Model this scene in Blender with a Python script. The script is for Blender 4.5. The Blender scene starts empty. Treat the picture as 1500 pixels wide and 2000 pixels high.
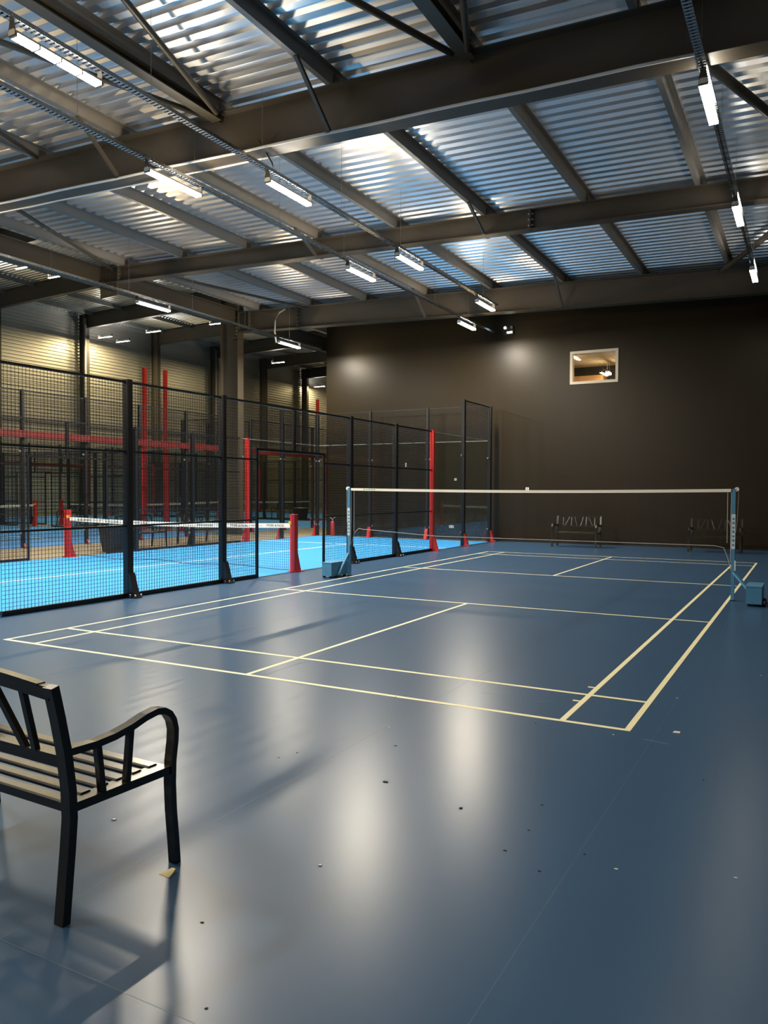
import bpy, math, random
from mathutils import Vector, Matrix
random.seed(7)
sc = bpy.context.scene
COL = sc.collection
PI = math.pi

# ------------------------------------------------------------------ camera, world, exposure
cam_d = bpy.data.cameras.new('camera')
cam = bpy.data.objects.new('camera', cam_d); COL.objects.link(cam)
cam_d.sensor_fit = 'HORIZONTAL'; cam_d.sensor_width = 36.0
cam_d.lens = 36.0 * 1529.367 / 1500.0
cam_d.clip_start = 0.05; cam_d.clip_end = 300
_yaw, _pitch, _roll = -0.498959, -0.0268915, 0.00406831
_F = Vector((math.sin(_yaw)*math.cos(_pitch), math.cos(_yaw)*math.cos(_pitch), math.sin(_pitch)))
_R = Vector((math.cos(_yaw), -math.sin(_yaw), 0)); _U = _R.cross(_F)
_R2 = _R*math.cos(_roll) + _U*math.sin(_roll); _U2 = _U*math.cos(_roll) - _R*math.sin(_roll)
_M = Matrix((( _R2.x, _U2.x, -_F.x, 7.07223), (_R2.y, _U2.y, -_F.y, -5.02195), (_R2.z, _U2.z, -_F.z, 1.50255), (0, 0, 0, 1)))
cam.matrix_world = _M
sc.camera = cam
world = bpy.data.worlds.new('world'); sc.world = world
world.use_nodes = True
world.node_tree.nodes['Background'].inputs[0].default_value = (0.35, 0.45, 0.6, 1)
world.node_tree.nodes['Background'].inputs[1].default_value = 0.3
sc.view_settings.view_transform = 'Standard'; sc.view_settings.look = 'None'
sc.view_settings.gamma = 1.0; sc.view_settings.use_curve_mapping = False
sc.view_settings.exposure = 0.50
sc.cycles.transparent_max_bounces = 48; sc.cycles.max_bounces = 6; sc.cycles.diffuse_bounces = 4; sc.cycles.glossy_bounces = 4; sc.cycles.caustics_reflective = True; sc.cycles.sample_clamp_indirect = 6
LAMP_WARM = (1.0, 0.90, 0.74); LAMP_NEUTRAL = (1.0, 0.89, 0.70); LAMP_HALL = (1.0, 0.80, 0.42); ADDED_UP = (1.0, 0.96, 0.88)
P_PADEL = 260.0; P_BAD = 14.0; P_HALL = 170.0; P_UP = 8.0; P_UPH = 28.0; SIDE = 0.22

# ------------------------------------------------------------------ materials
MATS = {}
def mat(name, col, rough=0.5, metal=0.0, var=0.0, scale=4.0, rvar=0.0, bump=0.0, bscale=60.0, spec=0.5, stretch=(1, 1, 1), col2=None):
    if name in MATS: return MATS[name]
    m = bpy.data.materials.new(name); m.use_nodes = True
    nt = m.node_tree; b = nt.nodes['Principled BSDF']
    b.inputs['Roughness'].default_value = rough; b.inputs['Metallic'].default_value = metal
    b.inputs['Specular IOR Level'].default_value = spec
    tc = nt.nodes.new('ShaderNodeTexCoord'); mp = nt.nodes.new('ShaderNodeMapping')
    mp.inputs['Scale'].default_value = stretch
    nt.links.new(tc.outputs['Object'], mp.inputs[0])
    n = nt.nodes.new('ShaderNodeTexNoise'); n.inputs['Scale'].default_value = scale; n.inputs['Detail'].default_value = 5
    nt.links.new(mp.outputs[0], n.inputs['Vector'])
    mx = nt.nodes.new('ShaderNodeMix'); mx.data_type = 'RGBA'
    c2 = col2 if col2 else tuple(min(1, c*(1+var)) for c in col); c1 = col if col2 else tuple(c*(1-var) for c in col)
    mx.inputs[6].default_value = (*c1, 1); mx.inputs[7].default_value = (*c2, 1)
    nt.links.new(n.outputs['Fac'], mx.inputs[0]); nt.links.new(mx.outputs[2], b.inputs['Base Color'])
    if rvar:
        mr = nt.nodes.new('ShaderNodeMapRange'); mr.inputs[1].default_value = 0.3; mr.inputs[2].default_value = 0.7
        mr.inputs[3].default_value = max(0, rough-rvar); mr.inputs[4].default_value = rough+rvar
        n2 = nt.nodes.new('ShaderNodeTexNoise'); n2.inputs['Scale'].default_value = scale*1.7; n2.inputs['Detail'].default_value = 6
        nt.links.new(mp.outputs[0], n2.inputs['Vector']); nt.links.new(n2.outputs['Fac'], mr.inputs[0])
        nt.links.new(mr.outputs[0], b.inputs['Roughness'])
    if bump:
        n3 = nt.nodes.new('ShaderNodeTexNoise'); n3.inputs['Scale'].default_value = bscale; n3.inputs['Detail'].default_value = 2
        nt.links.new(mp.outputs[0], n3.inputs['Vector'])
        bp = nt.nodes.new('ShaderNodeBump'); bp.inputs['Strength'].default_value = bump; bp.inputs['Distance'].default_value = 0.01
        nt.links.new(n3.outputs['Fac'], bp.inputs['Height']); nt.links.new(bp.outputs[0], b.inputs['Normal'])
    MATS[name] = m; return m
def emit(name, col, strength):
    if name in MATS: return MATS[name]
    m = mat(name, (0.9, 0.9, 0.88), 0.4)
    b = m.node_tree.nodes['Principled BSDF']
    b.inputs['Emission Color'].default_value = (*col, 1); b.inputs['Emission Strength'].default_value = strength
    m.cycles.emission_sampling = 'FRONT'
    return m
def glass(name, tint, refl=1.0):
    m = bpy.data.materials.new(name); m.use_nodes = True; nt = m.node_tree
    for n in list(nt.nodes):
        if n.type == 'BSDF_PRINCIPLED': nt.nodes.remove(n)
    out = nt.nodes['Material Output']
    tr = nt.nodes.new('ShaderNodeBsdfTransparent'); tr.inputs[0].default_value = (*tint, 1)
    gl = nt.nodes.new('ShaderNodeBsdfGlossy'); gl.inputs['Roughness'].default_value = 0.02
    lw = nt.nodes.new('ShaderNodeLayerWeight'); lw.inputs['Blend'].default_value = 0.5
    pw = nt.nodes.new('ShaderNodeMath'); pw.operation = 'POWER'; pw.inputs[1].default_value = 5.0
    mu = nt.nodes.new('ShaderNodeMath'); mu.operation = 'MULTIPLY_ADD'; mu.inputs[1].default_value = 0.9*refl; mu.inputs[2].default_value = 0.035*refl
    mx = nt.nodes.new('ShaderNodeMixShader')
    nt.links.new(lw.outputs['Facing'], pw.inputs[0]); nt.links.new(pw.outputs[0], mu.inputs[0]); nt.links.new(mu.outputs[0], mx.inputs[0])
    nt.links.new(tr.outputs[0], mx.inputs[1]); nt.links.new(gl.outputs[0], mx.inputs[2]); nt.links.new(mx.outputs[0], out.inputs[0])
    MATS[name] = m; return m

M_VINYL = mat('vinyl_floor', (0.037, 0.088, 0.174), 0.28, var=0.05, scale=1.3, spec=0.18)
M_SLAB = mat('concrete', (0.21, 0.17, 0.12), 0.6, var=0.15, scale=2.0, rvar=0.1)
M_TURF = mat('court_turf', (0.036, 0.29, 0.70), 0.75, var=0.08, scale=6, bump=0.25, bscale=500, spec=0.2)
M_TURF2 = mat('court_turf_hall', (0.05, 0.26, 0.72), 0.7, var=0.08, scale=6, bump=0.2, bscale=500, spec=0.25)
M_YLINE = mat('court_tape', (0.86, 0.80, 0.50), 0.5, var=0.05, scale=9)
M_WLINE = mat('court_paint', (0.82, 0.86, 0.88), 0.6, var=0.05, scale=9)
M_BWALL = mat('black_paint', (0.0185, 0.0130, 0.0058), 0.36, var=0.12, scale=1.5, spec=0.26, bump=0.03, bscale=40, stretch=(3, 3, .6))
M_STEEL = mat('bronze_paint', (0.068, 0.057, 0.041), 0.45, var=0.10, scale=3, rvar=0.05)
M_GALV = mat('galvanised', (0.62, 0.64, 0.65), 0.24, 1.0, var=0.10, scale=7, rvar=0.07, stretch=(.25, 3, 3))
M_DECK = mat('deck_steel', (0.86, 0.87, 0.88), 0.34, 0.9, var=0.03, scale=5, stretch=(.12, 4, 4))
M_DECK2 = mat('hall_deck_steel', (0.60, 0.61, 0.60), 0.32, 0.9, var=0.03, scale=5, stretch=(.12, 4, 4))
M_CLAD = mat('cladding', (0.62, 0.60, 0.55), 0.45, 0.7, var=0.06, scale=3, stretch=(3, .3, 3))
M_PURLIN = mat('purlin_paint', (0.20, 0.19, 0.175), 0.4, 0.2, var=0.1, scale=4, rvar=0.06)
M_BLACK = mat('black_powdercoat', (0.012, 0.012, 0.013), 0.38, var=0.15, scale=8)
M_BENCH = mat('bench_enamel', (0.020, 0.017, 0.012), 0.27, var=0.04, scale=2)
M_RED = mat('red_powdercoat', (0.62, 0.028, 0.024), 0.38, var=0.08, scale=6)
M_DRED = mat('dark_red_paint', (0.15, 0.018, 0.016), 0.4, var=0.08, scale=6)
M_WHITE = mat('white_plastic', (0.78, 0.77, 0.73), 0.4, var=0.03, scale=6)
M_TAPE = mat('net_tape', (0.84, 0.80, 0.70), 0.6, var=0.05, scale=20)
M_CORD = mat('net_cord', (0.015, 0.015, 0.017), 0.7, var=0.1, scale=20)
M_SCUFF = mat('scuff', (0.08, 0.14, 0.22), 0.5, var=0.2, scale=30)
M_ROPE = mat('rope', (0.45, 0.43, 0.40), 0.7, var=0.1, scale=20)
M_BLUE = mat('blue_paint', (0.070, 0.235, 0.41), 0.4, var=0.08, scale=5, rvar=0.05)
M_STICK = mat('sticker', (0.62, 0.72, 0.74), 0.4, var=0.08, scale=40)
M_INK = mat('ink', (0.03, 0.025, 0.02), 0.6, var=0.05)
M_PINK = mat('pale_red_ink', (0.72, 0.42, 0.36), 0.6, var=0.05)
M_GREEN = mat('green_ink', (0.10, 0.45, 0.14), 0.6, var=0.05)
M_YEL = mat('yellow_plastic', (0.80, 0.55, 0.05), 0.4, var=0.05)
M_BIN = mat('bin_plastic', (0.020, 0.022, 0.026), 0.45, var=0.1)
M_LINER = mat('bin_liner', (0.55, 0.50, 0.22), 0.4, var=0.1)
M_CHROME = mat('bolt_zinc', (0.6, 0.6, 0.58), 0.3, 1.0, var=0.08)
M_GREY = mat('grey_pvc', (0.22, 0.23, 0.24), 0.45, var=0.06)
M_PAPER = mat('yellow_paper', (0.85, 0.72, 0.38), 0.7, var=0.12, scale=40)
M_DIRT = mat('dark_debris', (0.02, 0.02, 0.02), 0.8, var=0.1)
M_BITS = mat('white_debris', (0.75, 0.72, 0.62), 0.8, var=0.1)
M_TILE = mat('ceiling_tile', (0.75, 0.62, 0.42), 0.8, var=0.05)
M_WOOD = mat('wood_panel', (0.42, 0.22, 0.07), 0.5, var=0.2, scale=3, stretch=(1, 1, 9))
M_DARK = mat('dark_room_paint', (0.016, 0.013, 0.010), 0.6, var=0.1)
M_FRAME = mat('window_frame_paint', (0.62, 0.55, 0.45), 0.45, var=0.04)
M_GLASS = glass('court_glass', (0.965, 0.985, 0.975), 1.0)
M_PANE = glass('window_glass', (0.92, 0.92, 0.90), 1.0)
LENS = 1.08 * 0.085
M_L_PADEL = emit('lamp_lens_padel', LAMP_WARM, P_PADEL/(PI*LENS))
M_L_BAD = emit('lamp_lens_badminton', LAMP_NEUTRAL, P_BAD/(PI*LENS))
M_L_HALL = emit('lamp_lens_hall', LAMP_HALL, P_HALL/(PI*LENS))
M_S_PADEL = emit('lamp_side_padel', (1.0, .72, .36), SIDE*P_PADEL/(PI*LENS)); M_S_BAD = emit('lamp_side_badminton', (1.0, .76, .42), SIDE*4*P_BAD/(PI*LENS))  # side glow, added to bring the beams and deck up in brightness
M_ADD_UP = emit('added_up_glow', ADDED_UP, P_UP/(PI*.04))  # added upward glow for the lamps over the courts
M_ADD_UPH = emit('added_up_glow_hall', ADDED_UP, P_UPH/(PI*.04))  # the same added upward glow, for the tall hall
M_L_ROOM = emit('lamp_lens_room', (1.0, 0.78, 0.46), 60.0)
M_L_EXIT = emit('emergency_led', (0.75, 1.0, 0.75), 12.0)
M_L_EXIT2 = emit('emergency_led_cool', (0.55, 0.75, 1.0), 1.6)

# ------------------------------------------------------------------ mesh helpers
class MB:
    def __init__(s, f=None): s.v = []; s.q = []; s.f = f
    def add(s, vs, fs):
        o = len(s.v)
        s.v += [tuple(s.f(*p)) if s.f else tuple(p) for p in vs]
        s.q += [tuple(i+o for i in f) for f in fs]; return s
    def box(s, x0, x1, y0, y1, z0, z1):
        if x1 < x0: x0, x1 = x1, x0
        if y1 < y0: y0, y1 = y1, y0
        if z1 < z0: z0, z1 = z1, z0
        return s.add([(x0,y0,z0),(x1,y0,z0),(x1,y1,z0),(x0,y1,z0),(x0,y0,z1),(x1,y0,z1),(x1,y1,z1),(x0,y1,z1)],
              [(3,2,1,0),(4,5,6,7),(0,1,5,4),(1,2,6,5),(2,3,7,6),(3,0,4,7)])
    def bar(s, a, b, w, h, up=(0, 0, 1)):
        """box along a->b; w sideways, h along 'up'"""
        a, b = Vector(a), Vector(b); d = (b-a).normalized(); u = Vector(up)
        r = d.cross(u)
        if r.length < 1e-5: r = d.cross(Vector((1, 0, 0)))
        r.normalize(); u = r.cross(d).normalized(); r *= w/2; u *= h/2
        return s.add([a-r-u, a+r-u, a+r+u, a-r+u, b-r-u, b+r-u, b+r+u, b-r+u],
              [(0,1,2,3),(7,6,5,4),(1,0,4,5),(2,1,5,6),(3,2,6,7),(0,3,7,4)])
    def strip(s, pts, w, h, side=(1, 0, 0)):
        """rectangular section swept along pts; width w along 'side' (constant), thickness h across"""
        sd = Vector(side).normalized(); P = [Vector(p) for p in pts]; vs = []; fs = []
        for i, p in enumerate(P):
            t = (P[min(i+1, len(P)-1)] - P[max(i-1, 0)]).normalized(); n = sd.cross(t).normalized()
            vs += [p-sd*w/2-n*h/2, p+sd*w/2-n*h/2, p+sd*w/2+n*h/2, p-sd*w/2+n*h/2]
        for i in range(len(P)-1):
            o = 4*i
            for k in range(4): fs.append((o+k, o+(k+1) % 4, o+4+(k+1) % 4, o+4+k))
        fs += [(3, 2, 1, 0), tuple(4*(len(P)-1)+k for k in range(4))]
        return s.add(vs, fs)
    def tube(s, pts, r, n=6):
        P = [Vector(p) for p in pts]; vs = []; fs = []
        for i, p in enumerate(P):
            t = (P[min(i+1, len(P)-1)] - P[max(i-1, 0)]).normalized()
            a = Vector((0, 0, 1)) if abs(t.z) < .9 else Vector((1, 0, 0))
            u = t.cross(a).normalized(); w = t.cross(u)
            for k in range(n): vs.append(p + (u*math.cos(2*PI*k/n) + w*math.sin(2*PI*k/n))*r)
        for i in range(len(P)-1):
            for k in range(n): fs.append((i*n+k, i*n+(k+1) % n, (i+1)*n+(k+1) % n, (i+1)*n+k))
        fs += [tuple(range(n-1, -1, -1)), tuple((len(P)-1)*n+k for k in range(n))]
        return s.add(vs, fs)
    def lathe(s, prof, n=16, c=(0, 0, 0)):
        vs = []; fs = []
        for r, z in prof:
            for k in range(n): vs.append((c[0]+r*math.cos(2*PI*k/n), c[1]+r*math.sin(2*PI*k/n), c[2]+z))
        for i in range(len(prof)-1):
            for k in range(n): fs.append((i*n+k, i*n+(k+1) % n, (i+1)*n+(k+1) % n, (i+1)*n+k))
        fs += [tuple(range(n-1, -1, -1)), tuple((len(prof)-1)*n+k for k in range(n))]
        return s.add(vs, fs)
    def prism(s, poly, axis, a, b):
        """poly in the two other axes (order x,y,z minus axis), extruded a..b along axis"""
        def P(p, t):
            return {'x': (t, p[0], p[1]), 'y': (p[0], t, p[1]), 'z': (p[0], p[1], t)}[axis]
        n = len(poly)
        return s.add([P(p, a) for p in poly] + [P(p, b) for p in poly],
              [tuple(range(n)), tuple(range(2*n-1, n-1, -1))] + [(i+n, (i+1) % n + n, (i+1) % n, i) for i in range(n)])
    def mesh(s, name, m, smooth=False):
        me = bpy.data.meshes.new(name); me.from_pydata(s.v, [], s.q); me.materials.append(m)
        import bmesh
        bm = bmesh.new(); bm.from_mesh(me); bmesh.ops.recalc_face_normals(bm, faces=bm.faces); bm.to_mesh(me); bm.free()
        if smooth:
            for p in me.polygons: p.use_smooth = True
        return me
    def build(s, name, m, parent=None, loc=(0, 0, 0), smooth=False):
        return link(name, s.mesh(name, m, smooth), parent, loc)
def link(name, me, parent=None, loc=(0, 0, 0), rz=0.0):
    o = bpy.data.objects.new(name, me); COL.objects.link(o); o.location = loc; o.rotation_euler = (0, 0, rz)
    if parent: o.parent = parent
    return o
def tag(o, label, cat=None, group=None, kind=None):
    o['label'] = label
    if cat: o['category'] = cat
    if group: o['group'] = group
    if kind: o['kind'] = kind
    return o
def thing(name, label, cat, loc=(0, 0, 0), rz=0.0, group=None, kind=None):
    o = bpy.data.objects.new(name, None); COL.objects.link(o); o.location = loc; o.rotation_euler = (0, 0, rz)
    o.empty_display_size = 0.1
    return tag(o, label, cat, group, kind)
def copy_tree(o, loc=None, rz=None, label=None, parent=None):
    c = o.copy(); COL.objects.link(c); c.parent = parent
    if loc is not None: c.location = loc
    if rz is not None: c.rotation_euler = (0, 0, rz)
    if label: c['label'] = label
    for ch in list(o.children): copy_tree(ch, parent=c)
    return c
def structure(o): o['kind'] = 'structure'; return o
CACHE = {}
def shared(key, fn):
    if key not in CACHE: CACHE[key] = fn()
    return CACHE[key]
def text_mesh(body, size, m, name='lettering'):
    cu = bpy.data.curves.new(name, 'FONT'); cu.body = body; cu.size = size; cu.align_x = 'CENTER'; cu.align_y = 'CENTER'; cu.extrude = 0.0008
    to = bpy.data.objects.new(name, cu); COL.objects.link(to)
    dg = bpy.context.evaluated_depsgraph_get()
    me = bpy.data.meshes.new_from_object(to.evaluated_get(dg)); bpy.data.objects.remove(to); bpy.data.curves.remove(cu)
    me.name = name; me.materials.clear(); me.materials.append(m); return me

# ------------------------------------------------------------------ dimensions
S = -0.0337                      # fall of the badminton hall roof towards +X
ZB = 6.485; ZP = 7.17; ZD = 7.37 # deep beam underside, purlin underside, deck underside, all at X = 0
FR = [-1.40, 4.40, 10.20, 16.00, 21.80, 27.60, 33.40, 39.20, 45.00, 50.80]
XT = -9.9                        # line of columns between the two halls
XL = -31.5; XR = 9.5; YF = -10.0; YB = 56.0; YW = 17.4; XW = -7.38
sh = lambda x, y, z: (x, y, z + S*x)

# ------------------------------------------------------------------ floor
floor = MB().box(XL, XR, YF, YB, -0.2, -0.003).build('floor', M_SLAB); structure(floor)
tag(floor, 'beige concrete floor slab under courts with blue vinyl sheets', None)
seams = [-1.27, 0.13, 1.66, 3.19, 4.72, 6.25, 7.78, XR]
for a, b in zip(seams[:-1], seams[1:]):
    for y0, y1 in ((YF, -3.37), (-3.37, YW)):
        MB().box(a+.0012, b-.0012, y0+.0012, y1-.0012, -0.003, 0).build('floor_sheet', M_VINYL, floor)
M_WELD = mat('vinyl_weld', (0.06, 0.12, 0.21), 0.4, var=0.1, scale=8)
for x in seams[1:-1]: MB().box(x-.0010, x+.0010, YF, YW, -.003, .0004).build('seam_weld', M_WELD, floor)
MB().box(seams[0], XR, -3.3715, -3.3685, -.003, .0004).build('seam_weld', M_WELD, floor)
LW = 0.04
def cline(x0, x1, y0, y1, z=0.001):
    MB().box(x0, x1, y0, y1, 0, z).build('court_line', M_YLINE, floor)
for x in (0, 0.46-LW, 5.64, 6.1-LW): cline(x, x+LW, 0, 13.4, 0.0012)
for y in (0, 0.76-LW/2, 4.72-LW, 8.68, 12.64-LW/2, 13.4-LW): cline(0, 6.1, y, y+LW)
cline(3.05-LW/2, 3.05+LW/2, 0, 4.72, 0.0008); cline(3.05-LW/2, 3.05+LW/2, 8.68, 13.4, 0.0008)
cline(5.59, 5.64, .98, 1.01); cline(5.59, 5.64, .54, .57)
# faint scuffs on the vinyl
for (x, y, a, l) in ((5.05, .44, .15, .22), (5.42, .42, .9, .10), (6.28, -.13, -.15, .16)):
    s_ = MB().box(-l/2, l/2, -.004, .004, 0, .0006).build('scuff_mark', M_SCUFF, floor, (x, y, 0)); s_.rotation_euler = (0, 0, a)

# ------------------------------------------------------------------ padel court surfaces
def court_floor(name, label, x0, x1, y0, y1, axis, m):
    o = MB().box(x0, x1, y0, y1, -0.0028, 0.004).build(name, m); tag(o, label, 'court floor'); o['kind'] = 'structure'
    cx, cy = (x0+x1)/2, (y0+y1)/2; w = .05
    L = lambda a, b, c, d: MB().box(a, b, c, d, 0.004, 0.0055).build('court_line', M_WLINE, o)
    if axis == 'y':
        for s_ in (-1, 1): L(x0+.03, x1-.03, cy+s_*6.95-w/2, cy+s_*6.95+w/2)
        L(cx-w/2, cx+w/2, cy-7.15, cy+7.15)
    else:
        for s_ in (-1, 1): L(cx+s_*6.95-w/2, cx+s_*6.95+w/2, y0+.03, y1-.03)
        L(cx-7.15, cx+7.15, cy-w/2, cy+w/2)
    return o
C1 = (-7.4, -1.3, -3.13, 16.87)
court_floor('court_turf', 'bright cyan turf of the narrow padel court beside the badminton floor', *C1, 'y', M_TURF)
CX0, CX1 = -30.7, -10.7
CY = [(6.2, 16.2), (17.5, 27.5), (28.8, 38.8)]
for (a, b), lb in zip(CY, ('blue turf of the padel court behind the beige walkway, nearest of the far three', 'blue turf of the middle padel court in the tall hall', 'blue turf of the farthest padel court in the tall hall')):
    court_floor('court_turf', lb, CX0, CX1, a, b, 'x', M_TURF2)

# ------------------------------------------------------------------ walls
wb = MB()
wx0, wx1, wz0, wz1 = 0.95, 2.27, 4.60, 5.50
HT = 7.9
wb.box(XW, wx0, YW, YW+.2, 0, HT).box(wx1, XR, YW, YW+.2, 0, HT).box(wx0, wx1, YW, YW+.2, 0, wz0).box(wx0, wx1, YW, YW+.2, wz1, HT)
wall_back = structure(wb.build('wall_back', M_BWALL)); tag(wall_back, 'tall black painted wall behind the badminton court')
structure(MB().box(XW, XW+.2, YW+.2, YB, 0, HT).build('wall_side', M_BWALL))
structure(MB().box(XR, XR+.2, YF, YW+.2, 0, HT).build('wall_right', M_BWALL))
structure(MB().box(XL, XR+.2, YF-.2, YF, 0, 13).build('wall_front', M_BWALL))
structure(MB().box(XL, XW+.2, YB, YB+.2, 0, 13).build('wall_end', M_CLAD))
structure(MB().box(XT-.12, XT-.02, YF, YB, 7.75, 13).build('wall_upper', M_CLAD))
tag(structure(MB().box(XW+.0, XR, YW-.012, YW, 0, .05).build('baseboard_back', M_BLACK)), 'black baseboard along the black wall')
# left wall: horizontal steel cladding trays, each its own sheet
wl = structure(MB().box(XL-.2, XL-.06, YF, YB, 0, 13).build('wall_left', M_CLAD)); tag(wl, 'ribbed steel cladding wall of the tall hall')
def tray_mesh():
    pr = [(0, 0), (.065, .0), (.065, .09), (.01, .115), (.01, .165), (.0, .19)]
    m = MB(); m.prism([(p[0], p[1]) for p in pr], 'y', YF, YB)
    return m.mesh('cladding_tray', M_CLAD)
for k in range(62):
    link('cladding_tray', shared('tray', tray_mesh), wl, (XL-.06, 0, .02+.19*k))
MB().box(XL-.02, XL+.05, YF, YB, 5.30, 5.40).build('cladding_rail', M_PURLIN, wl)

# window with the lit room behind it
win = structure(thing('window_1', 'small cream-framed window high on the black wall', None, (0, YW, 0)))
fw = .055
for nm, bx in (('window_frame', (wx0-.02, wx1+.02, wz0-.02, wz0+fw)), ('window_frame', (wx0-.02, wx1+.02, wz1-fw, wz1+.02)), ('window_frame', (wx0-.02, wx0+fw, wz0+fw, wz1-fw)), ('window_frame', (wx1-fw, wx1+.02, wz0+fw, wz1-fw))):
    MB().box(bx[0], bx[1], -.02, .16, bx[2], bx[3]).build(nm, M_FRAME, win)
MB().box(wx0+fw, wx1-fw, .05, .056, wz0+fw, wz1-fw).build('pane', M_PANE, win)
for nm_, bx_ in (('floor_room', (-1.5, 5.0, YW+.2, YW+4.4, 3.2, 3.3)), ('wall_room_back', (-1.5, 5.0, YW+4.4, YW+4.5, 3.2, 5.76)), ('wall_room_left', (-1.6, -1.5, YW+.2, YW+4.4, 3.2, 5.76)), ('wall_room_right', (5, 5.1, YW+.2, YW+4.4, 3.2, 5.76))):
    structure(MB().box(*bx_).build(nm_, M_DARK))
rc = structure(MB().box(-1.6, 5.1, YW+.2, YW+4.5, 5.76, 5.9).build('ceiling_room', M_DARK)); tag(rc, 'lit tile ceiling of the room behind the window')
for i in range(11):
    for j in range(8):
        if j >= 7: continue
        MB().box(-1.5+.6*i+.008, -1.5+.6*i+.592, YW+.21+.6*j+.008, YW+.21+.6*j+.592, 5.74, 5.76).build('ceiling_tile', M_TILE, rc)
t = thing('room_cabinet', 'orange-brown wooden cabinet seen in the lower left of the wall window', 'cabinet', (.25, YW+4.05, 3.3))
MB().box(-1.4, .75, -.3, .3, 0, 2.06).build('body', M_WOOD, t); MB().box(-.02, .72, -.32, -.3, 0.05, 2.0).build('door', M_WOOD, t); MB().box(-1.35, -.04, -.32, -.3, 0.05, 2.0).build('door', M_WOOD, t)
for i, (x, y, lb) in enumerate(((1.15, 1.9, 'bright room lamp at the upper left of the wall window'), (4.2, 1.6, 'added long room lamp out of sight beside the wall window, brightening the ceiling'), (1.25, 3.4, 'small slanted glow low in the wall window, standing in for a lamp reflection'))):  # last one stands in for a hall lamp reflected in the pane
    t = thing('room_light', lb, 'lamp', (x-1.2 if i == 0 else x, YW+y, (5.70, 5.1, 5.40)[i])); t.scale = (.55, .4, 1) if i == 2 else (1, 1, 1)
    MB().box(-.08, .08, -.5, .5, -.06, 0).build('housing', M_WHITE, t); MB().box(-.085, .085, -.48, .48, -.09, -.03).build('lens', M_L_ROOM, t)
    if i == 1: MB().box(-.3, .3, -.6, .6, 0, .04).build('added_glow_panel', M_L_ROOM, t)  # unseen glowing panel, added to brighten the ceiling tiles
    if i: [MB().tube([(0, q, 0), (0, q, 5.76-(0, 5.1, 5.40)[i])], .006).build('hanger', M_CHROME, t) for q in (-.4, .4)]

# ------------------------------------------------------------------ roofs
ceil = structure(MB(sh).box(XT, XR+.2, YF, YB, ZD+.075, ZD+.15).build('ceiling', M_DECK)); tag(ceil, 'galvanised ribbed roof deck over the badminton hall')
def deck_mesh(x0, x1, m, f):
    p = .25; pr = []
    for k in range(4):
        o = p*k; pr += [(o, .06), (o+.035, 0), (o+.145, 0), (o+.18, .06)]
    pr.append((1.0, .06))
    top = [(y, z+.004) for y, z in reversed(pr)]
    b = MB(f); b.prism(pr+top, 'x', x0, x1); return b.mesh('deck_sheet', m)
y = YF; k = 0
while y < 34:
    x1 = XR if y < YW else XW
    link('deck_sheet', shared(('deck', x1), lambda: deck_mesh(XT, x1, M_DECK, lambda a, b, c: (a, b, c + ZD + S*a))), ceil, (0, y, .0015*(k % 2)))
    y += 1.0; k += 1
S2 = 0.03
ZH = 11.95                        # hall deck underside at XL
ceil2 = structure(MB(lambda a, b, c: (a, b, c+S2*(a-XL))).box(XL-.2, XT-.12, YF, YB, ZH+.08, ZH+.15).build('ceiling_hall', M_DECK2)); tag(ceil2, 'ribbed roof deck of the tall hall')
for k in range(58):
    y = 1.0+k
    if y > YB-1: break
    link('deck_sheet', shared('deck2', lambda: deck_mesh(XL, XT-.14, M_DECK2, lambda a, b, c: (a, b, c + ZH + S2*(a-XL)))), ceil2, (0, y, .0015*(k % 2)))

def bolts_at(pts, parent, ax='y', r=.016, m=None):
    for p in pts:
        d = Vector((0, .02, 0)) if ax == 'y' else Vector((.02, 0, 0))
        MB().tube([Vector(p)-d, Vector(p)+d], r, 6).build('bolt', m or M_CHROME, parent)

def beam(label, Y, x0, x1, z0, depth, fw, f, nm='roof_beam'):
    t = thing(nm, label, 'beam', (0, Y, 0), kind='structure')
    MB(f).box(x0, x1, -.007, .007, z0+.015, z0+depth-.015).build('web', M_STEEL, t)
    MB(f).box(x0, x1, -fw/2, fw/2, z0, z0+.018).build('bottom_flange', M_STEEL, t)
    MB(f).box(x0, x1, -fw/2, fw/2, z0+depth-.018, z0+depth).build('top_flange', M_STEEL, t)
    return t
b0 = beam('deep roof beam behind the camera', FR[0], XT, XR, ZB, ZP-ZB, .28, sh)
b1 = beam('deep roof beam nearest overhead, carrying white conduit', FR[1], XT, XR, ZB, ZP-ZB, .28, sh)
b2 = beam('shallow roof beam between the two deep ones', FR[2], XT, XR, 6.766, ZP-6.766, .24, sh)
b3 = beam('deep roof beam in front of the black wall', FR[3], XT, XR, ZB, ZP-ZB, .28, sh)
b4 = beam('roof beam past the corner of the black wall', FR[4], XT, XW, 6.766, ZP-6.766, .24, sh)
b5 = beam('farthest roof beam left of the black wall corner', FR[5], XT, XW, ZB, ZP-ZB, .28, sh)
for b, z0, d, xs in ((b2, 6.766, .404, (2.1, -9.3)), (b3, ZB, .685, (-7.55, -9.5))):
    for x in xs:
        MB(sh).box(x-.012, x+.012, -.13, .13, z0, z0+d).build('splice_plate', M_STEEL, b)
        n = 5 if d > .5 else 3
        for i in range(n):
            for s_ in (-1, 1):
                zz = z0+.09+(d-.18)*i/(n-1)
                p = sh(x+s_*.03, -.07, zz)
                MB().tube([(p[0]-.02, p[1], p[2]), (p[0]+.02, p[1], p[2])], .016, 6).build('bolt', M_CHROME, b)
PX = [5.236-2.045*k for k in range(8)]
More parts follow.
